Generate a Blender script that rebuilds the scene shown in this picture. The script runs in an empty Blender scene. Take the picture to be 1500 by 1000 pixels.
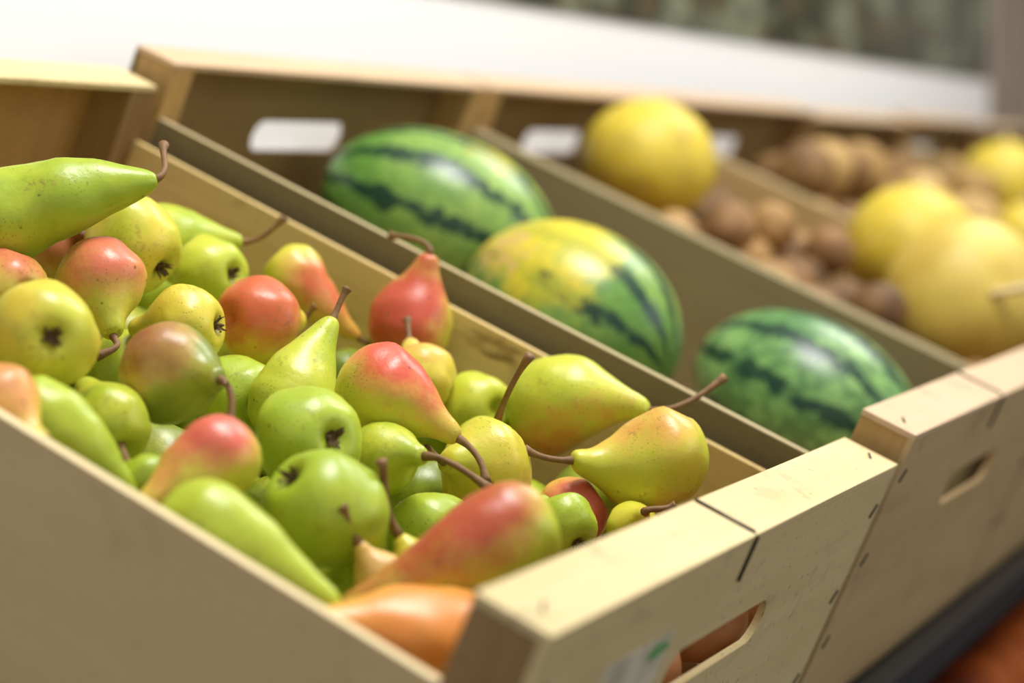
import bpy, bmesh, math, random
from mathutils import Vector, Matrix, Quaternion, noise
random.seed(7)
scene = bpy.context.scene
scene.view_settings.view_transform = 'Standard'
scene.view_settings.look = 'None'
scene.view_settings.exposure = 0.0

# ------------------------------------------------------------------ frame
F = 2977.0
v1 = Vector((1450, 260, -F)); v2 = Vector((-6750, 3550, -F))
e1 = v1.normalized(); e2 = (v2 - e1 * v2.dot(e1)).normalized(); e3 = e1.cross(e2).normalized()
Zh = Vector((0, e1.z, -e1.y)); Zh = (Zh if Zh.y > 0 else -Zh).normalized()
Yh = Zh.cross(e1).normalized()
TAU = math.atan2(e2.dot(Zh), e2.dot(Yh))
def ray(px, py): return Vector(((px - 750) / F, (500 - py) / F, -1.0))
O = ray(695, 865) * 0.8
M = Matrix((e1, Yh, Zh))
H0 = 1.0
def c2w(p): return M @ (Vector(p) - O) + Vector((0, 0, H0))
def crate_w(u, v, w):
    return c2w(O + e1 * u + e2 * v + e3 * w)
def uvw(pc):
    d = pc - O
    return Vector((d.dot(e1), d.dot(e2), d.dot(e3)))
def on_w(px, py, w):
    r = ray(px, py)
    return r * ((w + O.dot(e3)) / r.dot(e3))

cam_d = bpy.data.cameras.new("camera"); cam = bpy.data.objects.new("camera", cam_d)
scene.collection.objects.link(cam); scene.camera = cam
cam.matrix_world = Matrix.Translation(c2w((0, 0, 0))) @ M.to_4x4()
cam_d.sensor_width = 36; cam_d.lens = F / 1500 * 36
cam_d.clip_start = 0.02
cam_d.dof.use_dof = True; cam_d.dof.focus_distance = 1.13; cam_d.dof.aperture_fstop = 3.4

def link(o): scene.collection.objects.link(o); return o
def s2l(c):
    return tuple(((x/255)/12.92 if x/255 <= .04045 else ((x/255+.055)/1.055)**2.4) for x in c) + (1.0,)

# ------------------------------------------------------------------ materials
class NT:
    def __init__(s, name):
        s.m = bpy.data.materials.new(name); s.m.use_nodes = True
        s.t = s.m.node_tree; s.n = s.t.nodes; s.b = s.n['Principled BSDF']
    def new(s, typ, **kw):
        n = s.n.new(typ)
        for k, v in kw.items():
            if k.startswith('i_'):
                key = k[2:]
                key = int(key) if key.isdigit() else key.replace('_', ' ')
                n.inputs[key].default_value = v
            else: setattr(n, k, v)
        return n
    def l(s, a, b): s.t.links.new(a, b)
    def math(s, op, a, b=None, c=None, clamp=False):
        n = s.n.new('ShaderNodeMath'); n.operation = op; n.use_clamp = clamp
        for i, x in enumerate((a, b, c)):
            if x is None: continue
            if isinstance(x, (int, float)): n.inputs[i].default_value = x
            else: s.l(x, n.inputs[i])
        return n.outputs[0]
    def mix(s, f, a, b, mode='MIX'):
        n = s.n.new('ShaderNodeMix'); n.data_type = 'RGBA'; n.blend_type = mode
        for i, x in ((0, f), (6, a), (7, b)):
            if isinstance(x, (int, float, tuple)): n.inputs[i].default_value = x
            else: s.l(x, n.inputs[i])
        return n.outputs[2]
    def ramp(s, f, lo, hi):
        n = s.n.new('ShaderNodeMapRange'); n.interpolation_type = 'SMOOTHSTEP'
        s.l(f, n.inputs[0]); n.inputs[1].default_value = lo; n.inputs[2].default_value = hi
        return n.outputs[0]
    def coord(s, scale=(1, 1, 1), off=(0, 0, 0)):
        tc = s.n.new('ShaderNodeTexCoord'); mp = s.n.new('ShaderNodeMapping')
        mp.inputs['Scale'].default_value = scale; mp.inputs['Location'].default_value = off
        s.l(tc.outputs['Object'], mp.inputs[0]); return mp.outputs[0]
    def noise(s, vec, sc, det=3, rough=.5, dist=0):
        n = s.n.new('ShaderNodeTexNoise'); s.l(vec, n.inputs['Vector'])
        n.inputs['Scale'].default_value = sc; n.inputs['Detail'].default_value = det
        n.inputs['Roughness'].default_value = rough; n.inputs['Distortion'].default_value = dist
        return n.outputs[0]
    def bump(s, h, st, d=.001):
        n = s.n.new('ShaderNodeBump'); n.inputs['Strength'].default_value = st
        n.inputs['Distance'].default_value = d; s.l(h, n.inputs['Height']); s.l(n.outputs[0], s.b.inputs['Normal'])

def plain(name, col, rough=.6, metal=0):
    t = NT(name); t.b.inputs['Base Color'].default_value = s2l(col)
    t.b.inputs['Roughness'].default_value = rough; t.b.inputs['Metallic'].default_value = metal
    c = t.coord(); t.bump(t.noise(c, 300), .1); return t.m

def wood(name, c1, c2, axis=0, stain=(110, 80, 45), stain_amt=.5, rough=.6, fine=1.0, edge=None, scuff=.25):
    t = NT(name)
    sc = [3 if i == axis else 90 for i in range(3)]
    off = (random.random()*9, random.random()*9, random.random()*9)
    g = t.noise(t.coord(tuple(sc), off), 1.6, 5, .6)
    sc2 = [3 if i == axis else 14 for i in range(3)]
    g2 = t.noise(t.coord(tuple(sc2), off), 1.5, 3, .5, .6)
    f = t.math('ADD', t.math('MULTIPLY', t.math('SUBTRACT', g, .5), 1.3*fine), t.math('MULTIPLY_ADD', t.math('SUBTRACT', g2, .5), 1.2, .5), clamp=True)
    base = t.mix(f, s2l(c1), s2l(c2))
    sc3 = [8 if i == axis else 24 for i in range(3)]
    st = t.ramp(t.noise(t.coord(tuple(sc3), off), 1.5, 4, .55), .60, .72)
    base = t.mix(t.math('MULTIPLY', st, stain_amt), base, s2l(stain))
    sp = t.ramp(t.noise(t.coord((1, 1, 1), off), 260, 2, .5), .66, .74)
    base = t.mix(t.math('MULTIPLY', sp, .45), base, s2l(stain))
    scf = t.ramp(t.noise(t.coord((1, 1, 1), off), 26, 6, .7), .56, .70)
    base = t.mix(t.math('MULTIPLY', scf, scuff), base, s2l((96, 78, 54)))
    if edge:
        tc = t.new('ShaderNodeTexCoord'); sp = t.new('ShaderNodeSeparateXYZ'); t.l(tc.outputs['Object'], sp.inputs[0])
        base = t.mix(t.ramp(sp.outputs[2], -.0432, -.0426), base, s2l(edge))
    t.l(base, t.b.inputs['Base Color']); t.b.inputs['Roughness'].default_value = rough
    t.b.inputs['Specular IOR Level'].default_value = .3
    t.bump(g, .25, .0006)
    return t.m

def pear_mat(name, green, yellow, blush, bdir, amt, freckle=.55):
    t = NT(name)
    c = t.coord(off=(random.random()*3, random.random()*3, random.random()*3))
    tc = t.new('ShaderNodeTexCoord')
    n1 = t.noise(c, 24, 4, .55)
    n2 = t.noise(c, 75, 5, .65)
    base = t.mix(t.ramp(n1, .35, .66), s2l(green), s2l(yellow))
    base = t.mix(t.math('MULTIPLY', t.ramp(n2, .52, .72), .35), base, s2l(tuple(int(x*.84) for x in green)))
    nrm = t.new('ShaderNodeVectorMath', operation='NORMALIZE'); t.l(tc.outputs['Object'], nrm.inputs[0])
    dt = t.new('ShaderNodeVectorMath', operation='DOT_PRODUCT'); t.l(nrm.outputs[0], dt.inputs[0])
    dt.inputs[1].default_value = bdir
    d = dt.outputs['Value']
    dn = t.math('ADD', d, t.math('MULTIPLY', t.math('SUBTRACT', n1, .5), 1.4))
    dn = t.math('ADD', dn, t.math('MULTIPLY', t.math('SUBTRACT', n2, .5), .9))
    lo = .75 - amt * 1.05
    msk = t.ramp(dn, lo, lo + 1.0)
    if amt > 0:
        base = t.mix(t.math('MULTIPLY', t.ramp(dn, lo - .2, lo + .4), .5), base, s2l((222, 170, 88)))
        base = t.mix(t.math('MULTIPLY', msk, .93), base, s2l(blush))
    vo = t.new('ShaderNodeTexVoronoi', i_Scale=380.0); t.l(c, vo.inputs['Vector'])
    dots = t.math('SUBTRACT', 1, t.ramp(vo.outputs['Distance'], .12, .26))
    patch = t.ramp(t.noise(c, 30, 2), .42, .60)
    base = t.mix(t.math('MULTIPLY', t.math('MULTIPLY', dots, freckle), patch), base, s2l((116, 98, 44)))
    rus = t.math('MULTIPLY', t.ramp(t.noise(c, 300, 3, .7), .5, .62), t.ramp(t.noise(c, 36, 4, .6), .56, .68))
    base = t.mix(t.math('MULTIPLY', rus, .5), base, s2l((142, 108, 52)))
    sc = t.ramp(t.noise(c, 50, 8, .78), .61, .68)
    base = t.mix(t.math('MULTIPLY', sc, .5), base, s2l((136, 102, 48)))
    vo2 = t.new('ShaderNodeTexVoronoi', i_Scale=62.0); t.l(c, vo2.inputs['Vector'])
    dk = t.math('MULTIPLY', t.math('SUBTRACT', 1, t.ramp(vo2.outputs['Distance'], .03, .09)), .7)
    base = t.mix(dk, base, s2l((74, 54, 26)))
    t.l(base, t.b.inputs['Base Color'])
    t.b.inputs['Roughness'].default_value = .36
    t.b.inputs['Specular IOR Level'].default_value = .48
    t.b.inputs['Subsurface Weight'].default_value = .05
    t.b.inputs['Subsurface Radius'].default_value = (.01, .006, .002)
    t.b.inputs['Subsurface Scale'].default_value = .4
    t.bump(n2, .35, .0016)
    return t.m

def stem_material():
    t = NT("stem_brown")
    n = t.noise(t.coord(), 160, 4, .6)
    t.l(t.mix(n, s2l((84, 56, 28)), s2l((156, 116, 68))), t.b.inputs['Base Color'])
    t.b.inputs['Roughness'].default_value = .65; t.bump(n, .5, .0008); return t.m
STEM = stem_material()
t_ = NT("calyx_dark"); t_.l(t_.mix(t_.noise(t_.coord(), 500), s2l((40, 30, 14)), s2l((124, 96, 52))), t_.b.inputs['Base Color']); t_.b.inputs['Roughness'].default_value = .9
CALYX = t_.m

# ------------------------------------------------------------------ mesh helpers
def mesh_obj(name, bm, mat, smooth=False, parent=None):
    me = bpy.data.meshes.new(name); bm.normal_update(); bm.to_mesh(me); bm.free()
    if smooth:
        for p in me.polygons: p.use_smooth = True
    me.materials.append(mat)
    o = link(bpy.data.objects.new(name, me))
    if parent: o.parent = parent
    return o
def box_bm(lo, hi, bev=.001):
    bm = bmesh.new(); bmesh.ops.create_cube(bm, size=1)
    for v in bm.verts:
        v.co = Vector([(lo[i] + hi[i]) / 2 + v.co[i] * (hi[i] - lo[i]) for i in range(3)])
    if bev: bmesh.ops.bevel(bm, geom=bm.edges[:], offset=bev, segments=2, affect='EDGES', profile=.6)
    return bm
def box(name, lo, hi, mat, parent=None, bev=.001): return mesh_obj(name, box_bm(lo, hi, bev), mat, False, parent)

def tube_bm(pts, rads, seg=10, bm=None):
    bm = bm or bmesh.new(); rings = []
    up = Vector((.3, .5, .81))
    for i, p in enumerate(pts):
        a = pts[max(i-1, 0)]; b = pts[min(i+1, len(pts)-1)]
        d = (b - a).normalized(); s = d.cross(up).normalized(); q = d.cross(s)
        rings.append([bm.verts.new(p + (s*math.cos(x) + q*math.sin(x)) * rads[i]) for x in [2*math.pi*j/seg for j in range(seg)]])
    for r0, r1 in zip(rings, rings[1:]):
        for j in range(seg): bm.faces.new((r0[j], r0[(j+1) % seg], r1[(j+1) % seg], r1[j]))
    bm.faces.new(rings[0][::-1]); bm.faces.new(rings[-1])
    return bm
def bez(p0, p1, p2, p3, n):
    return [(p0*(1-t)**3 + p1*3*t*(1-t)**2 + p2*3*t*t*(1-t) + p3*t**3) for t in [i/(n-1) for i in range(n)]]

PROF = [(0,-.76),(.10,-.775),(.22,-.86),(.38,-.90),(.58,-.83),(.79,-.63),(.94,-.33),(1.0,0),(.955,.33),(.81,.68),(.61,1.0),(.44,1.28),(.33,1.52),(.27,1.72),(.21,1.86),(.12,1.93),(0,1.94)]
def prof(n=44, fat=0.0):
    out = []; m = len(PROF) - 1
    for i in range(n + 1):
        x = i / n * m; k = min(int(x), m - 1); f = x - k
        Q = [Vector(PROF[min(max(k + j, 0), m)]) for j in (-1, 0, 1, 2)]
        q = .5*((2*Q[1]) + (-Q[0]+Q[2])*f + (2*Q[0]-5*Q[1]+4*Q[2]-Q[3])*f*f + (-Q[0]+3*Q[1]-3*Q[2]+Q[3])*f**3)
        r = max(q.x, 0)
        if q.y > .5: r += fat * math.sin(min((q.y-.5)/1.4, 1)*math.pi)
        out.append((r, q.y))
    return out
def pear_bm(R, k, fat, seed, n=44, seg=36):
    bm = bmesh.new(); rings = []
    pr = prof(n, fat); bend = Vector((random.uniform(-.16, .16), random.uniform(-.16, .16)))
    for i, (r, z) in enumerate(pr):
        zz = z * (k if z > 0 else 1)
        if i in (0, len(pr)-1):
            rings.append([bm.verts.new(Vector((0, 0, zz)) * R)]); continue
        off = bend * math.sin(max(z, 0)/1.94*math.pi)
        ring = []
        for j in range(seg):
            a = 2*math.pi*j/seg
            p = Vector((r*math.cos(a), r*math.sin(a), zz))
            d = 1 + .13*noise.noise(p*.9 + Vector((seed*3.1, seed, 0))) + .05*noise.noise(p*2.2 + Vector((seed, 0, 5)))
            if z < -.6: d = 1 + (d-1)*.6 + .05*math.cos(5*a)*min(r,.4)
            ring.append(bm.verts.new(Vector((p.x*d + off.x, p.y*d + off.y, p.z)) * R))
        rings.append(ring)
    for r0, r1 in zip(rings, rings[1:]):
        if len(r0) == 1:
            for j in range(seg): bm.faces.new((r0[0], r1[(j+1) % seg], r1[j]))
        elif len(r1) == 1:
            for j in range(seg): bm.faces.new((r0[j], r0[(j+1) % seg], r1[0]))
        else:
            for j in range(seg): bm.faces.new((r0[j], r0[(j+1) % seg], r1[(j+1) % seg], r1[j]))
    return bm
def calyx_bm(R):
    bm = bmesh.new(); s = R*1.0
    z0 = -.80 * R
    c = bm.verts.new((0, 0, z0 + .01*R)); ring = [bm.verts.new((.12*s*math.cos(2*math.pi*j/10), .12*s*math.sin(2*math.pi*j/10), z0 - random.uniform(.0, .06)*R)) for j in range(10)]
    for j in range(10): bm.faces.new((c, ring[(j+1) % 10], ring[j]))
    for i in range(8):
        a = 2*math.pi*i/8 + random.uniform(-.35, .35); ln = random.uniform(.06, .18)*s
        pts = []; tw = random.uniform(-.07, .07)*s
        for tt, wd, h in ((.2, .05, -.02), (.55, .045, -.10), (.8, .03, -.15), (1.0, .010, -.15 + random.uniform(-.08, .05))):
            d = Vector((math.cos(a), math.sin(a), 0)); sd = Vector((-d.y, d.x, 0))
            rr = .06*s + ln*tt; o = sd*tw*tt*tt
            pts.append([bm.verts.new(d*rr + o + sd*wd*s + Vector((0, 0, z0 + h*R))), bm.verts.new(d*rr + o - sd*wd*s + Vector((0, 0, z0 + h*R))),
                        bm.verts.new(d*rr + o + Vector((0, 0, z0 + (h-.04)*R)))])
        for p, q in zip(pts, pts[1:]):
            bm.faces.new((p[0], q[0], q[2], p[2])); bm.faces.new((p[2], q[2], q[1], p[1])); bm.faces.new((p[0], p[1], q[1], q[0]))
    return bm

# ------------------------------------------------------------------ crates
EDGE = (206, 184, 138)
olive = wood("panel_grey_fibreboard", (136, 122, 86), (116, 103, 70), 1, stain_amt=.1, fine=.3, edge=(186, 168, 126))
pale = wood("wood_pale_cream", (226, 206, 156), (206, 182, 130), 0, stain_amt=.16, fine=.7)
pale_side = wood("wood_pale_side", (224, 197, 136), (200, 168, 104), 1, stain=(116, 80, 38), stain_amt=.8)
tan = wood("wood_tan", (204, 176, 130), (186, 156, 110), 0, stain_amt=.16, fine=.5)
pinkish = wood("wood_pinkish_rail", (212, 184, 150), (196, 166, 130), 0, stain_amt=.1, fine=.5)
brown_in = wood("wood_brown_panel", (144, 120, 78), (114, 92, 56), 0, stain=(70, 52, 30), stain_amt=.5, fine=.6, scuff=.4)
back_in = wood("wood_amber_panel", (188, 150, 92), (160, 122, 70), 2, stain=(96, 66, 32), stain_amt=.55, fine=.6, scuff=.35)
post_m = wood("wood_post_yellow", (202, 168, 108), (170, 134, 80), 2, stain_amt=.3)
post_b = wood("wood_post_brown", (160, 128, 84), (128, 98, 60), 2, stain_amt=.3)
post_shade = wood("wood_post_shaded", (80, 60, 36), (56, 42, 26), 2, stain_amt=.3)  # post wood with shade painted in, darkens the view through the handle slot
tanside = wood("wood_tan_side", (188, 160, 108), (160, 130, 80), 1, stain_amt=.3, edge=EDGE)
wire_m = plain("staple_dark_metal", (60, 52, 44), .45, .6)
outer_side = wood("wood_outer_side", (216, 190, 142), (202, 174, 126), 1, stain_amt=.08, fine=.35, edge=(232, 210, 162), scuff=.14)

W = .503; D = .556; TH = .037; PT = .004
def end_panel(name, v0, v1, wb, wt, mat, parent):
    bm = bmesh.new()
    outer = [(0, wb), (W, wb), (W, wt), (0, wt)]
    cx, cz, hw, hh = W/2 + .006, -.068, .072, .0138
    inner = []
    for j in range(28):
        a = 2*math.pi*j/28
        sx = hw - hh if math.cos(a) > 0 else -(hw - hh)
        inner.append((cx + sx + hh*math.cos(a), cz + hh*math.sin(a)))
    def loop(pts):
        vs = [bm.verts.new((x, v0, z)) for x, z in pts]
        return [bm.edges.new((vs[i], vs[(i+1) % len(vs)])) for i in range(len(vs))]
    ed = loop(outer) + loop(inner)
    bmesh.ops.triangle_fill(bm, edges=ed, use_beauty=True, use_dissolve=False)
    ex = bmesh.ops.extrude_face_region(bm, geom=bm.faces[:])
    for g in ex['geom']:
        if isinstance(g, bmesh.types.BMVert): g.co.y = v1
    bmesh.ops.recalc_face_normals(bm, faces=bm.faces[:])
    return mesh_obj(name, bm, mat, False, parent)

def make_crate(u0, raise_w, mats, label, bottom=-.205):
    e = link(bpy.data.objects.new("fruit_crate", None)); e.empty_display_size = .05
    e.location = crate_w(u0, 0, raise_w); e.rotation_euler = (TAU, 0, 0)
    e["label"] = label; e["category"] = "crate"; e["group"] = "wooden fruit crates on the sloping shelf"
    b = bottom - raise_w
    front, rail, side, sideR, post, back, backrail = mats
    end_panel("end_panel", -TH, -TH + PT, b, -.0045, front, e)
    end_panel("end_panel", D + TH - PT, D + TH, b, -.0045, back, e)
    box("top_rail", (0, -TH, -.0045), (W, 0, 0), rail, e, .0008)
    box("top_rail", (0, D, -.0045), (W, D + TH, 0), backrail, e, .0008)
    for (x0, x1) in ((0.0005, .026), (W - .026, W - .0005)):
        box("corner_post", (x0, -TH + PT, b), (x1, -.0005, -.0045), post if x0 < .1 else post_shade, e, .0006)
        box("corner_post", (x0, D + .0005, b), (x1, D + TH - PT, -.0045), post, e, .0006)
    box("side_panel", (0, 0, b), (.006, D, -.042), side, e, .0006)
    box("side_panel", (W - .006, 0, b), (W, D, -.042), sideR, e, .0006)
    box("bottom_panel", (.006, 0, b), (W - .006, D, b + .006), tan, e, .0008)
    def staple(pts, r=.0009):
        bm = tube_bm([Vector(p) for p in pts], [r]*len(pts), 6)
        mesh_obj("staple", bm, wire_m, True, e)
    staple([(W/2-.01, -.001, .0006), (W/2-.01, -TH+.002, .0006), (W/2-.01, -TH-.0006, -.001), (W/2-.01, -TH-.0006, -.026)], .0011)
    for uu, ww in ((.013, -.03), (W-.013, -.03), (W-.013, -.09), (W-.013, -.15), (.013, -.09), (.013, -.15)):
        staple([(uu-.003, -TH-.0004, ww-.004), (uu+.003, -TH-.0004, ww+.004)], .0008)
    for uu in (.02, W-.016):
        staple([(uu-.004, -.024, .0003), (uu+.005, -.020, .0003)], .0008)
    return e
U = [0, .517, 1.029, 1.541, 2.053, 2.565, 3.077]
c1 = make_crate(U[0], 0, (pale, pale, outer_side, pale_side, post_b, back_in, pale), "pale wooden crate full of green and blushed pears")
c2_ = make_crate(U[1], .018, (tan, pinkish, olive, olive, post_m, brown_in, pinkish), "tan wooden crate with grey-olive sides holding watermelons")
c3_ = make_crate(U[2], .018, (tan, pinkish, olive, tanside, post_m, brown_in, pinkish), "tan wooden crate holding yellow melons and brown kiwis")
for i in range(3, 7):
    make_crate(U[i], .018 if i % 2 else .012, (tan, pinkish, tanside, tanside, post_b, brown_in, pinkish), "brown wooden crate heaped with brown potatoes")

t = NT("sticker_print"); c = t.coord()
n = t.noise(c, 60, 3)
t.l(t.mix(t.ramp(n, .42, .6), s2l((222, 212, 184)), s2l((190, 182, 156))), t.b.inputs['Base Color'])
st = box("sticker", (.085, -TH-.0006, -.085), (.168, -TH-.0001, -.036), t.m, c1, 0)
st["label"] = "worn whitish paper sticker with green leaf print"
bm = bmesh.new()
vs = [bm.verts.new((.150 + .013*math.cos(a)*(1+.3*math.cos(a)), -TH-.0009, -.044 + .004*math.sin(a))) for a in [2*math.pi*j/20 for j in range(20)]]
bm.faces.new(vs); mesh_obj("leaf_print", bm, plain("print_green", (110, 170, 100)), False, st)

# ------------------------------------------------------------------ pears
GR = (158, 180, 46); YG = (200, 200, 60); YE = (222, 200, 70); DG = (124, 138, 46); RED = (206, 88, 70); ORG = (224, 140, 72); PINK = (214, 108, 84); BRN = (150, 96, 60); LG = (180, 196, 54)
P = [
 (0,318,70, 230,262,'n',1.6,-.030,.17,(240,212,.02,(.0,.002)), GR,LG,RED,(0,0,1),0),
 (190,355,76, 236,392,'c',.7,-.045,0,None, YG,YE,ORG,(0,0,1),0),
 (235,352,54, 356,354,'f',1.1,-.060,.05,(417,318,.0,(.0,-.004)), GR,YG,RED,(0,0,1),0),
 (303,400,60, 341,400,'c',.7,-.060,0,None, LG,YG,RED,(0,0,1),0),
 (147,412,66, 166,492,'n',.80,-.045,0,(140,522,-.01,(.014,.002)), YG,YE,PINK,(.35,.8,.5),.70),
 (62,490,80, 75,493,'c',.7,-.040,0,None, YG,YE,RED,(0,0,1),0),
 (10,425,60, -50,420,'f',1.0,-.060,0,None, YG,YE,PINK,(.3,1,.2),.6),
 (268,478,62, 318,476,'c',.7,-.060,0,None, YG,YE,RED,(0,0,1),0),
 (248,545,72, 322,556,'n',.75,-.045,0,(336,624,-.01,(.004,.004)), DG,(166,168,58),(156,92,58),(-.3,.7,.4),.45),
 (378,468,64, 442,470,'f',.7,-.055,0,(462,448,.0,(0,.002)), YE,YE,(202,88,54),(.1,.5,.8),.90),
 (426,590,64, 488,466,'f',1.2,-.070,.05,None, LG,YG,RED,(0,0,1),0),
 (432,404,46, 526,496,'n',1.3,-.080,.03,None, YG,YE,(214,92,66),(.55,-.1,.5),.55),
 (600,474,64, 630,372,'n',.86,-.050,.0,(572,345,.01,(-.003,.004)), YG,YE,(194,68,58),(-.3,.3,.8),.92),
 (560,572,68, 672,642,'n',1.05,-.035,.0,(712,706,-.01,(.004,.003)), YG,YE,(218,80,66),(.5,.75,.35),.66),
 (614,552,54, 600,500,'f',.8,-.075,0,None, YE,(226,206,110),ORG,(0,1,.3),.3),
 (696,600,58, 640,600,'f',.8,-.085,0,None, LG,YG,RED,(0,0,1),0),
 (812,594,70, 952,602,'n',1.08,-.062,.0,(1062,552,.01,(.004,-.002)), LG,YG,(204,112,66),(.1,-.8,.3),.45),
 (962,670,76, 838,674,'n',.92,-.033,-.02,(768,658,-.005,(.0,-.003)), YG,YE,(218,140,76),(-.45,1,.2),.42),
 (716,658,52, 728,618,'n',.6,-.070,0,(777,520,-.02,(-.002,.002)), GR,YG,RED,(0,0,1),0),
 (706,692,75, 650,676,'n',.6,-.070,0,None, YG,YE,RED,(0,0,1),0),
 (447,648,84, 488,640,'c',.7,-.060,0,None, GR,LG,RED,(0,0,1),0),
 (475,748,92, 426,698,'c',.7,-.060,0,None, GR,LG,RED,(0,0,1),0),
 (562,672,54, 622,668,'n',.8,-.065,0,(717,716,-.01,(.0,.003)), GR,YG,RED,(0,0,1),0),
 (318,674,64, 204,742,'n',1.15,-.050,.06,(88,684,-.01,(.004,-.003)), YG,YE,(218,96,84),(.0,.75,.5),.72),
 (302,785,82, 496,888,'n',1.4,-.060,.02,None, LG,LG,RED,(0,0,1),0),
 (158,622,64, 120,560,'f',.8,-.075,0,None, GR,YG,RED,(0,0,1),0),
 (62,612,62, 198,730,'n',1.45,-.060,.10,None, GR,LG,RED,(0,0,1),0),
 (2,590,58, 66,645,'n',1.0,-.045,0,(68,676,-.01,(.0,.002)), YE,YE,(222,146,86),(.2,.6,.5),.7),
 (742,786,80, 500,890,'n',1.7,-.024,.02,(452,908,-.0,(.0,.0)), LG,YG,(184,68,48),(-.65,.55,.45),.75),
 (822,768,54, 846,796,'c',.6,-.065,0,None, GR,LG,RED,(0,0,1),0),
 (836,752,54, 760,800,'f',.6,-.080,0,None, YE,YE,(206,88,76),(.3,.2,.8),.95),
 (672,968,100, 452,912,'n',1.3,-.046,.10,None, YE,(228,190,66),(234,144,62),(.2,.4,.7),.75),
 (558,846,42, 524,794,'n',.8,-.078,0,None, YE,YE,(216,170,96),(0,.5,.8),.6),
 (612,826,44, 584,784,'n',.6,-.072,0,(558,674,-.01,(.0,.002)), YG,YE,RED,(0,0,1),0),
 (928,772,40, 945,749,'n',.7,-.065,0,(990,740,.0,(.0,-.002)), YG,YE,ORG,(0,0,1),0),
 (215,706,42, 190,680,'f',.8,-.075,0,None, GR,YG,RED,(0,0,1),0),
 (348,582,64, 300,560,'f',.8,-.080,0,None, GR,LG,RED,(0,0,1),0),
 (634,780,62, 600,760,'f',.8,-.090,0,None, GR,LG,RED,(0,0,1),0),
 (520,860,56, 560,880,'f',.8,-.090,0,None, GR,LG,RED,(0,0,1),0),
 (88,372,54, 40,390,'f',.8,-.065,0,None, DG,YG,(170,90,56),(0,.5,.8),.8),
 (185,548,60, 150,540,'f',.8,-.095,0,None, GR,YG,RED,(0,0,1),0),
 (650,640,62, 600,640,'f',.8,-.110,0,None, DG,GR,RED,(0,0,1),0),
 (868,728,60, 900,700,'f',.8,-.110,0,None, DG,GR,RED,(0,0,1),0),
 (620,728,60, 600,700,'f',.8,-.110,0,None, DG,GR,RED,(0,0,1),0),
 (395,560,50, 360,540,'f',.8,-.105,0,None, DG,GR,RED,(0,0,1),0),
 (505,560,54, 470,520,'f',.8,-.115,0,None, DG,GR,RED,(0,0,1),0),
]
class Pear: pass
pears = []
for q in P:
    p = Pear(); (bx, by, rp, tx, ty, mode, k, w, fat, stem, g, y, bl, bd, amt) = q
    p.q = q; B = on_w(bx, by, w); p.B = B; p.R = rp * (-B.z) / F; p.k = k
    r = ray(tx, ty)
    L = (.86 if mode == 'c' else 1.94*k) * p.R
    a = r.dot(r); b = -2*r.dot(B); c = B.dot(B) - L*L
    disc = b*b - 4*a*c
    if disc < 0:
        t = -b/(2*a); Tp = r*t; ext = (Tp-B).length
        if mode != 'c': p.k = ext/(1.94*p.R)
    else:
        sgn = 1 if mode == 'f' else -1
        t = (-b + sgn*math.sqrt(disc))/(2*a); Tp = r*t
    p.T = Tp
    p.axis = ((B-Tp) if mode == 'c' else (Tp-B)).normalized()
    p.s = 1.0; p.d0 = B.length
    pears.append(p)
def spheres(p, s):
    return [(p.B*s, p.R*s*.97), ((p.B + p.axis*p.R*.8*p.k)*s, p.R*s*.72), ((p.B + p.axis*p.R*1.45*p.k)*s, p.R*s*.36)]
for it in range(200):
    for i, a in enumerate(pears):
        for b in pears[i+1:]:
            pen = 0
            for c, r in spheres(a, a.s):
                for d, r2 in spheres(b, b.s):
                    pen = max(pen, r + r2 - (c-d).length)
            if pen > .0005:
                n, f = (a, b) if a.d0 < b.d0 else (b, a)
                n.s -= pen*.10; f.s += pen*.18
    for p in pears:
        p.s = min(max(p.s, .93), 1.14)
        for c, r in spheres(p, p.s):
            x = uvw(c)
            over = x.x + r - (W - .007)
            if over > 0: p.s -= over*.8
            lowu = .007 + r - x.x
            if lowu > 0: p.s += lowu*.8
            lowv = r - x.y
            if lowv > 0 and x.z < .02: p.s += lowv*.5
            loww = -.195 + r - x.z
            if loww > 0: p.s -= loww*.5

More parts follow.
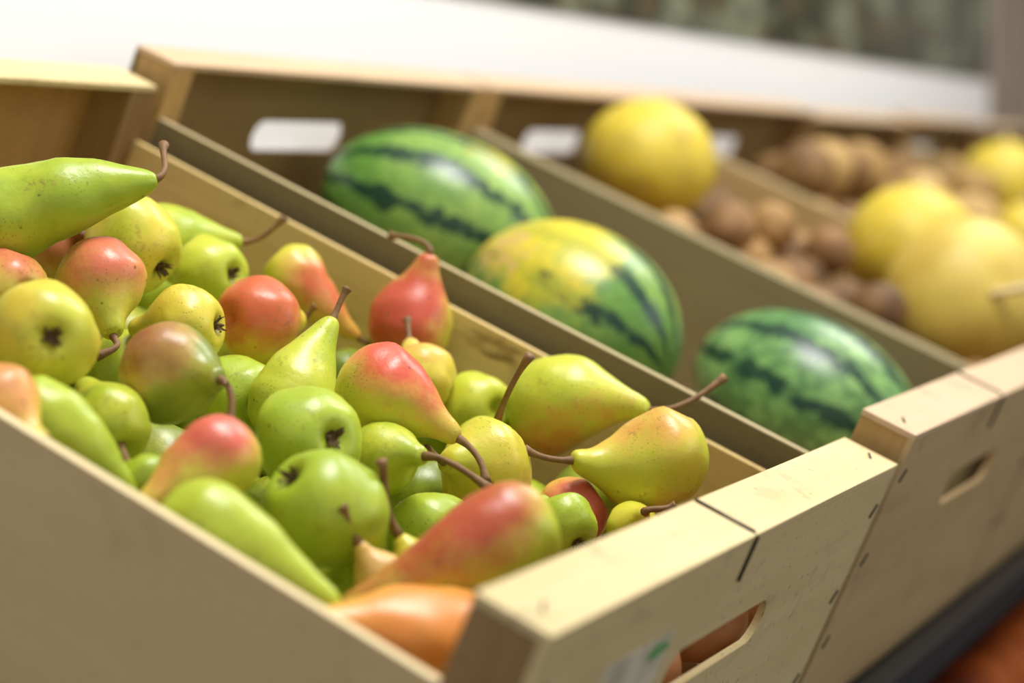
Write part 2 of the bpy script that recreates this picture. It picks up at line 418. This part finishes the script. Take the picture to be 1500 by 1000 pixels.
allspheres = []
def quat_axis(axis_w):
    q = Vector((0, 0, 1)).rotation_difference(axis_w)
    return q @ Quaternion((0, 0, 1), random.uniform(0, 6.28))
def make_stem(po, p_w, mid, end_w, r0=.0021, r1=.0032):
    inv = po.matrix_basis.inverted()
    a = inv @ p_w; e = inv @ end_w
    m1 = a + Vector((0, 0, 1)) * (e-a).length*.4; m2 = a.lerp(e, .66) + (inv.to_3x3() @ mid)
    pts = bez(a, m1, m2, e, 14)
    rad = []
    for i in range(14):
        t = i/13
        rad.append(r0*(1.35 - .5*min(t*4, 1)) if t < .7 else r0*.85 + (r1 - r0*.85)*((t-.7)/.3)**1.5)
    return mesh_obj("stem", tube_bm(pts, rad, 10), STEM, True, po)
for idx, p in enumerate(pears):
    (bx, by, rp, tx, ty, mode, k, w, fat, stem, g, y, bl, bd, amt) = p.q
    s = p.s; B = p.B*s; R = p.R*s
    axis_w = M @ p.axis
    qt = quat_axis(axis_w)
    loc_bd = qt.inverted() @ (M @ Vector(bd).normalized())
    m = pear_mat("pear_skin", g, y, bl, loc_bd, amt)
    po = mesh_obj("pear", pear_bm(R, p.k, fat, idx*1.37), m, True)
    po.location = c2w(B); po.rotation_mode = 'QUATERNION'; po.rotation_quaternion = qt
    po.matrix_basis = Matrix.Translation(c2w(B)) @ qt.to_matrix().to_4x4()
    base = ("green" if y in (LG, GR) else "yellow-green") + " pear" + (" with reddish blush," if amt > 0 else ",")
    po["label"] = base + {'n': " neck and stem pointing outward", 'f': " resting on the heap", 'c': " dark dried calyx showing"}[mode]
    po["category"] = "pear"; po["group"] = "pears in the front crate"
    if mode == 'c' or idx in (17, 24):
        mesh_obj("calyx", calyx_bm(R), CALYX, False, po)
    if mode != 'c':
        tipw = c2w((p.B + p.axis*p.R*1.88*p.k)*s)
        if stem:
            depth = -(p.T*s).z
            end = ray(stem[0], stem[1]) * depth*(1+stem[2])
            make_stem(po, tipw, M @ Vector((stem[3][0], stem[3][1], 0)), c2w(end))
        else:
            end = c2w((p.B + p.axis*(p.R*1.88*p.k + .018))*s + e3*.004)
            make_stem(po, tipw, Vector((0, 0, .002)), end)
    allspheres += [(uvw(c), r) for c, r in spheres(p, s)]

meshes = []
for i in range(5):
    m = pear_mat("pear_skin", GR if i % 2 else DG, LG if i % 2 else YG, (190, 90, 60), (0, .5, .8), .5 if i == 3 else 0)
    if i == 4: m = pear_mat("pear_skin", (164, 112, 74), (176, 118, 80), (164, 88, 72), (0, .5, .8), .6)
    bm = pear_bm(.029, .8, 0, 50+i, 26, 22)
    me = bpy.data.meshes.new("pear"); bm.to_mesh(me); bm.free(); me.materials.append(m)
    for pl in me.polygons: pl.use_smooth = True
    meshes.append(me)
def fill(levels, spacing, umin, umax, vmin, vmax, R, tol, maker):
    for li, wv in enumerate(levels):
        nu = int((umax-umin-2*R)/spacing)+1; nv = int((vmax-vmin-2*R)/spacing)+1
        for a in range(nu):
            for b in range(nv):
                u = umin + R + a*spacing + (spacing/2 if (b+li) % 2 and a < nu-1 else 0) + random.uniform(-.004, .004)
                v = vmin + R + b*spacing + random.uniform(-.004, .004)
                u = min(max(u, umin+R), umax-R); v = min(max(v, vmin+R), vmax-R)
                c = Vector((u, v, wv + random.uniform(-.004, .004)))
                if any((c-d).length < R + r - tol for d, r in allspheres): continue
                maker(c); allspheres.append((c, R))
def put_pear(c, d, me):
    o = link(bpy.data.objects.new("pear", me))
    o.rotation_mode = 'QUATERNION'; o.rotation_quaternion = quat_axis(M @ (e1*d.x + e2*d.y + e3*d.z))
    o.location = crate_w(*c)
    o["label"] = "green pear low in the heap of pears"; o["category"] = "pear"; o["group"] = "pears in the front crate"
    return o
# blushed pears lying right behind the front board, seen through its handle slot
for c, d in (((.335, .0, -.086), (.9, .3, -.2)), ((.405, .002, -.100), (.5, .8, -.1)), ((.265, .004, -.106), (-.6, .7, 0)), ((.20, .002, -.110), (-.7, .6, 0))):
    c = Vector(c)
    if any((c-dd).length < .029 + r - .012 for dd, r in allspheres): c.z -= .02
    o = put_pear(c, Vector(d).normalized(), meshes[4]); o["label"] = "reddish pear lying behind the slotted front board"
    allspheres.append((c, .029))
def mk_pear(c):
    for tr in range(30):
        th = random.uniform(0, 6.28)
        d = Vector((math.cos(th), math.sin(th), random.uniform(-.3, .3))).normalized()
        tip = c + d*.046
        if .012 < tip.x < W-.012 and .01 < tip.y < D-.01 and tip.z > -.19: break
    put_pear(c, d, meshes[4] if c.y < .03 and c.x > .2 else random.choice(meshes[:4]))
fill([-.167, -.122], .068, .008, W-.008, -.028, D, .029, .004, mk_pear)

# ------------------------------------------------------------------ watermelons
def watermelon_mat(name, patchdir, plo, beige, seed, nst=9, lo=.45, net=0.0, c1=(102, 148, 62), c2=(140, 172, 80), ns=4.5, ret=46.0):
    t = NT(name); tc = t.new('ShaderNodeTexCoord'); c = t.coord(off=(seed, seed*2, 0))
    sep = t.new('ShaderNodeSeparateXYZ'); t.l(tc.outputs['Object'], sep.inputs[0])
    ang = t.math('ARCTAN2', sep.outputs[1], sep.outputs[0])
    n1 = t.noise(c, 24, 3, .5); n2 = t.noise(c, 80, 6, .75); n3 = t.noise(c, 9, 2, .5)
    a = t.math('MULTIPLY_ADD', ang, nst, t.math('MULTIPLY', t.math('SUBTRACT', n1, .5), 3.0))
    a = t.math('ADD', a, t.math('MULTIPLY', t.math('SUBTRACT', n2, .5), ns))
    s = t.math('SINE', a)
    dark = t.ramp(s, lo, lo+.14)
    breaks = t.ramp(t.noise(c, 34, 3, .6), .34, .42)
    dark = t.math('MULTIPLY', dark, t.math('MULTIPLY_ADD', breaks, .6, .4))
    wv = t.new('ShaderNodeVectorMath', operation='MULTIPLY_ADD')
    nn = t.new('ShaderNodeTexNoise'); t.l(c, nn.inputs['Vector']); nn.inputs['Scale'].default_value = 45; nn.inputs['Detail'].default_value = 5
    t.l(nn.outputs['Color'], wv.inputs[0]); wv.inputs[1].default_value = (.05, .05, .05); t.l(c, wv.inputs[2])
    vo = t.new('ShaderNodeTexVoronoi', i_Scale=ret); vo.feature = 'DISTANCE_TO_EDGE'; t.l(wv.outputs[0], vo.inputs['Vector'])
    retic = t.math('SUBTRACT', 1, t.ramp(vo.outputs['Distance'], .04, .20))
    light = t.mix(t.ramp(n3, .35, .65), s2l(c1), s2l(c2))
    light = t.mix(t.math('MULTIPLY', retic, .25 + net*.6), light, s2l((44, 88, 52)))
    light = t.mix(t.math('MULTIPLY', t.ramp(n2, .52, .7), .25), light, s2l((76, 120, 58)))
    base = t.mix(t.math('MULTIPLY', dark, .95), light, s2l((26, 58, 44)))
    nrm = t.new('ShaderNodeVectorMath', operation='NORMALIZE'); t.l(tc.outputs['Object'], nrm.inputs[0])
    dt = t.new('ShaderNodeVectorMath', operation='DOT_PRODUCT'); t.l(nrm.outputs[0], dt.inputs[0]); dt.inputs[1].default_value = patchdir
    dn = t.math('ADD', dt.outputs['Value'], t.math('MULTIPLY', t.math('SUBTRACT', n1, .5), .8))
    dn = t.math('ADD', dn, t.math('MULTIPLY', t.math('SUBTRACT', n2, .5), 1.1))
    pm = t.math('MULTIPLY', t.ramp(dn, plo, plo + .2), .95)
    yel = t.mix(t.ramp(n2, .44, .62), s2l((228, 204, 50)), s2l((190, 186, 54)))
    yel = t.mix(t.math('MULTIPLY', dark, .4), yel, s2l((116, 142, 52)))
    yel = t.mix(t.math('MULTIPLY', retic, .15), yel, s2l((150, 160, 50)))
    base = t.mix(pm, base, yel)
    if beige is not None:
        d2 = t.new('ShaderNodeVectorMath', operation='DOT_PRODUCT'); t.l(nrm.outputs[0], d2.inputs[0]); d2.inputs[1].default_value = beige
        d2n = t.math('ADD', d2.outputs['Value'], t.math('MULTIPLY', t.math('SUBTRACT', n2, .5), .9))
        base = t.mix(t.math('MULTIPLY', t.ramp(d2n, .94, .99), .85), base, s2l((210, 174, 104)))
    t.l(base, t.b.inputs['Base Color']); t.b.inputs['Roughness'].default_value = .32
    t.b.inputs['Specular IOR Level'].default_value = .45
    t.bump(n3, .1, .002)
    return t.m
def ellipsoid_bm(a, c, seed=0, seg=48, rings=32, lump=.02):
    bm = bmesh.new(); bmesh.ops.create_uvsphere(bm, u_segments=seg, v_segments=rings, radius=1)
    for v in bm.verts:
        n = v.co.copy(); d = 1 + lump*noise.noise(n*1.3 + Vector((seed, seed*2, 3)))
        v.co = Vector((n.x*a*d, n.y*a*d, n.z*c*d))
    return bm
def cdir(x, y, z): return M @ Vector((x, y, z)).normalized()
def add_wm(px, py, w, Rp, Lp, axis_uvw, patch, plo, beige, seed, label, **kw):
    C = on_w(px, py, w); sc = -C.z/F
    ax = (M @ (e1*axis_uvw[0] + e2*axis_uvw[1] + e3*axis_uvw[2])).normalized()
    q = Vector((0, 0, 1)).rotation_difference(ax)
    m = watermelon_mat("watermelon_rind", q.inverted() @ cdir(*patch), plo, None if beige is None else q.inverted() @ cdir(*beige), seed, **kw)
    o = mesh_obj("watermelon", ellipsoid_bm(Rp*sc, Lp*sc, seed), m, True)
    o.location = c2w(C); o.rotation_mode = 'QUATERNION'; o.rotation_quaternion = q
    o["label"] = label; o["category"] = "watermelon"; o["group"] = "watermelons in the crate"
    bm = tube_bm([Vector((0, 0, Lp*sc*.985)), Vector((.001, 0, Lp*sc*1.02)), Vector((.004, .001, Lp*sc*1.05))], [.0035, .003, .0035], 8)
    mesh_obj("stem", bm, STEM, True, o)
    return o
add_wm(642, 327, -.072, 132, 182, (-.25, .97, .0), (.65, .75, .3), .88, None, 1.3, "green striped watermelon with a faint pale yellow area", nst=11, lo=.42)
add_wm(836, 468, -.076, 140, 176, (.1, .97, .0), (-.22, .85, .48), .58, (-.70, .62, .36), 4.1, "striped watermelon with yellow ground patch and beige scar", nst=11, lo=.38)
add_wm(1180, 592, -.084, 128, 182, (.15, .98, .0), (0, -1, 0), 2.0, None, 7.7, "glossy green watermelon with broken mottled dark stripes", nst=10, lo=.42, net=.55, c1=(104, 152, 82), c2=(136, 176, 100), ret=36.0)

# ------------------------------------------------------------------ yellow melons, kiwis, potatoes
def melon_mat(name, c1, c2):
    t = NT(name); c = t.coord()
    n = t.noise(c, 18, 3, .5); n2 = t.noise(c, 130, 4, .6)
    base = t.mix(t.ramp(n, .35, .65), s2l(c1), s2l(c2))
    vo = t.new('ShaderNodeTexVoronoi', i_Scale=90.0); vo.feature = 'DISTANCE_TO_EDGE'; t.l(c, vo.inputs['Vector'])
    netm = t.math('SUBTRACT', 1, t.ramp(vo.outputs['Distance'], .02, .14))
    base = t.mix(t.math('MULTIPLY', netm, .4), base, s2l((202, 182, 112)))
    base = t.mix(t.math('MULTIPLY', t.ramp(t.noise(c, 36, 5, .7), .52, .68), .3), base, s2l((160, 140, 56)))
    t.l(base, t.b.inputs['Base Color']); t.b.inputs['Roughness'].default_value = .5; t.bump(n2, .4, .0015)
    return t.m
mel1 = melon_mat("melon_skin_yellow", (224, 198, 46), (204, 176, 40)); mel2 = melon_mat("melon_skin_tan", (218, 192, 82), (202, 170, 64))
pale_stem = plain("melon_stem_pale", (222, 200, 150), .7)
allspheres = []
def add_melon(px, py, w, Rp, mat, label, k=1.0, axis=None):
    C = on_w(px, py, w); sc = -C.z/F; R = Rp*sc
    o = mesh_obj("melon", ellipsoid_bm(R, R*k, px*.01, lump=.03), mat, True)
    o.location = c2w(C)
    z = R*k
    if axis is None:
        o.rotation_euler = (random.uniform(0, .2), random.uniform(0, .2), 0)
        pts = [Vector((0, 0, z*.98)), Vector((.001, 0, z+.003)), Vector((.003, .001, z+.006))]
        rr = [.0045, .0035, .004]
    else:
        q = Vector((0, 0, 1)).rotation_difference(cdir(*axis))
        o.rotation_mode = 'QUATERNION'; o.rotation_quaternion = q
        side = q.inverted() @ cdir(1, .22, .25)
        b0 = Vector((0, 0, z*.98))
        pts = bez(b0, b0 + Vector((0, 0, .012)), b0 + Vector((0, 0, .012)) + side*.02, b0 + Vector((0, 0, .008)) + side*.055, 8)
        rr = [.0055, .0045, .004, .004, .004, .004, .0045, .005]
    o["label"] = label; o["category"] = "melon"; o["group"] = "yellow melons"
    mesh_obj("stem", tube_bm(pts, rr, 8), pale_stem, True, o)
    allspheres.append((uvw(C), R*1.03))
add_melon(950, 236, -.022, 99, mel1, "round yellow melon resting on brown kiwis", .92)
add_melon(1334, 366, -.0155, 98, mel1, "round yellow melon beside a larger tan melon", .98)
add_melon(1416, 440, -.012, 122, mel2, "large pale yellow netted melon with pale stem", .92, axis=(.12, .06, .97))
add_melon(1468, 272, -.0, 66, mel1, "yellow melon lying among brown potatoes")
add_melon(1502, 352, -.01, 55, mel1, "yellow melon lying among brown potatoes")
def round_mat(name, c1, c2, sc=30):
    t = NT(name); c = t.coord(); n = t.noise(c, sc, 5, .7)
    t.l(t.mix(t.ramp(n, .35, .65), s2l(c1), s2l(c2)), t.b.inputs['Base Color']); t.b.inputs['Roughness'].default_value = .7; t.bump(t.noise(c, 140, 4), .5, .002); return t.m
def rmesh(name, mat, R, k, seed, lump=.06):
    bm = ellipsoid_bm(R, R*k, seed, 24, 16, lump); me = bpy.data.meshes.new(name); bm.to_mesh(me); bm.free(); me.materials.append(mat)
    for pl in me.polygons: pl.use_smooth = True
    return me
kiwis = [rmesh("kiwi", round_mat("kiwi_skin", a, b), .0265, 1.1, i) for i, (a, b) in enumerate([((128, 94, 52), (92, 64, 34)), ((180, 140, 84), (146, 108, 60)), ((154, 114, 68), (122, 88, 50)), ((188, 150, 94), (156, 118, 70))])]
pots = [rmesh("potato", round_mat("potato_skin", a, b), .036, 1.08, 9+i, .08) for i, (a, b) in enumerate([((184, 148, 84), (150, 114, 58)), ((142, 106, 56), (106, 76, 38)), ((200, 164, 100), (168, 132, 74))])]
def mk_round(meshes, name, label, group):
    def f(c):
        o = link(bpy.data.objects.new(name, random.choice(meshes)))
        o.location = crate_w(*c); o.rotation_euler = [random.uniform(0, 6.28) for _ in range(3)]
        o["label"] = label; o["category"] = name; o["group"] = group
    return f
fk = mk_round(kiwis, "kiwi", "brown fuzzy kiwi fruit in the crate", "kiwis heaped in the crate")
fp = mk_round(pots, "potato", "brown-skinned potato in a crate", "potatoes heaped in the crates")
fill([-.167, -.120, -.074], .056, U[2]+.008, U[2]+W-.008, -.026, D, .0275, .004, fk)
fill([-.038], .057, U[2]+.12, U[2]+W-.01, .14, .50, .0275, .009, fk)
for i in range(3, 7):
    fill([-.115, -.055], .075, U[i]+.008, U[i]+W-.008, 0, D, .037, .004, fp)
    if i < 6: fill([-.010], .078, U[i]+.04, U[i]+W-.04, .22, .52, .037, .010, fp)

# ------------------------------------------------------------------ shelf stand
dark_metal = plain("shelf_dark_metal", (46, 48, 54), .4, .5)
grey = plain("shelf_board_dark", (44, 40, 36), .7)
sh = link(bpy.data.objects.new("display_stand", None)); sh.location = crate_w(0, 0, 0); sh.rotation_euler = (TAU, 0, 0)
sh["label"] = "dark metal sloping two-tier display stand under the crates"; sh["category"] = "display stand"
b = -.206
box("shelf_board", (-.12, -.045, b-.018), (3.62, D+.06, b), grey, sh)
box("shelf_lip", (-.12, -.062, b-.035), (3.62, -.046, b+.012), dark_metal, sh)
box("shelf_board", (-.12, -.12, -.56), (3.62, D-.02, -.545), grey, sh)
box("shelf_lip", (-.12, -.135, -.575), (3.62, -.121, -.52), dark_metal, sh)
for x in (-.10, 1.6, 3.58):
    box("upright", (x, D-.06, -.95), (x+.03, D-.03, b-.018), dark_metal, sh)
    box("bracket", (x, -.04, -.26), (x+.03, D-.03, b-.0185), dark_metal, sh)
ormats = [round_mat("orange_peel", (222, 118, 40), (196, 90, 30), 60), round_mat("orange_peel_deep", (176, 84, 36), (140, 60, 28), 40)]
orm = [rmesh("orange", m, .042, 1.0, 20+i, .02) for i, m in enumerate(ormats)]
allspheres = []
fill([-.502], .098, 1.0, 2.7, -.06, .34, .043, .003, mk_round(orm, "orange", "orange citrus fruit on the lower shelf", "oranges on the lower shelf"))

# ------------------------------------------------------------------ room
wallm = NT("wall_white_paint"); wallm.b.inputs['Base Color'].default_value = s2l((240, 240, 239)); wallm.b.inputs['Roughness'].default_value = .5
wallm.bump(wallm.noise(wallm.coord(), 60), .05)
YW = .60
def struct(o): o["kind"] = "structure"; return o
struct(box("wall_back", (-1.5, YW, 0), (3.52, YW+.02, 1.338), wallm.m, None, 0))
t = NT("wall_brown_paint"); t.l(t.mix(t.ramp(t.noise(t.coord((9, 9, .6)), 3, 3), .4, .6), s2l((180, 166, 150)), s2l((126, 110, 94))), t.b.inputs['Base Color'])
struct(box("wall_back", (-1.5, YW+.021, 0), (6.0, YW+.06, 2.9), t.m, None, 0))
struct(box("wall_right", (4.2, -3, 0), (4.25, YW+.02, 2.9), t.m, None, 0))
t = NT("floor_concrete"); t.l(t.mix(t.noise(t.coord(), 4, 5), s2l((80, 77, 74)), s2l((56, 53, 50))), t.b.inputs['Base Color']); t.b.inputs['Roughness'].default_value = .5
struct(box("floor", (-4, -4, -.05), (6, YW+.06, 0), t.m, None, 0))
t = NT("mural_foliage"); c = t.coord((1, 1, 1.4))
n = t.noise(c, 4.5, 5, .65); n2 = t.noise(c, 13, 5, .65)
base = t.mix(t.ramp(n, .46, .60), s2l((42, 46, 24)), s2l((118, 124, 98)))
base = t.mix(t.ramp(n2, .50, .62), base, s2l((82, 70, 42)))
sp = t.new('ShaderNodeSeparateXYZ'); tc = t.new('ShaderNodeTexCoord'); t.l(tc.outputs['Object'], sp.inputs[0])
base = t.mix(t.math('MULTIPLY', t.ramp(sp.outputs[0], 2.2, 3.2), .35), base, s2l((110, 114, 106)))
t.l(base, t.b.inputs['Base Color']); t.b.inputs['Roughness'].default_value = .6
mu = box("mural_board", (-.4, YW-.004, 1.339), (3.50, YW+.0195, 2.2), t.m, None, 0)
mu["label"] = "wide picture board of green and brown foliage above white panel"; mu["category"] = "picture board"

# ------------------------------------------------------------------ lights
wd = bpy.data.worlds.new("world"); scene.world = wd; wd.use_nodes = True
wd.node_tree.nodes['Background'].inputs[0].default_value = (1.0, .99, .975, 1); wd.node_tree.nodes['Background'].inputs[1].default_value = .56
def area(name, loc, target, size, power, col):
    d = bpy.data.lights.new(name, 'AREA'); d.energy = power; d.size = size; d.shape = 'SQUARE'; d.color = col
    o = link(bpy.data.objects.new(name, d)); o.location = loc
    o.rotation_euler = (Vector(target) - Vector(loc)).to_track_quat('-Z', 'Y').to_euler(); return o
area("ceiling_light", (.5, -.1, 2.7), (.5, .1, 1), .6, 37, (1, .985, .95))
area("ceiling_light", (2.4, -.3, 2.8), (2.2, .2, 1), 1.0, 35, (1, .985, .96))
area("window_light", (1.6, -2.6, 2.1), (.8, .2, 1), 1.2, 12, (.95, .97, 1))
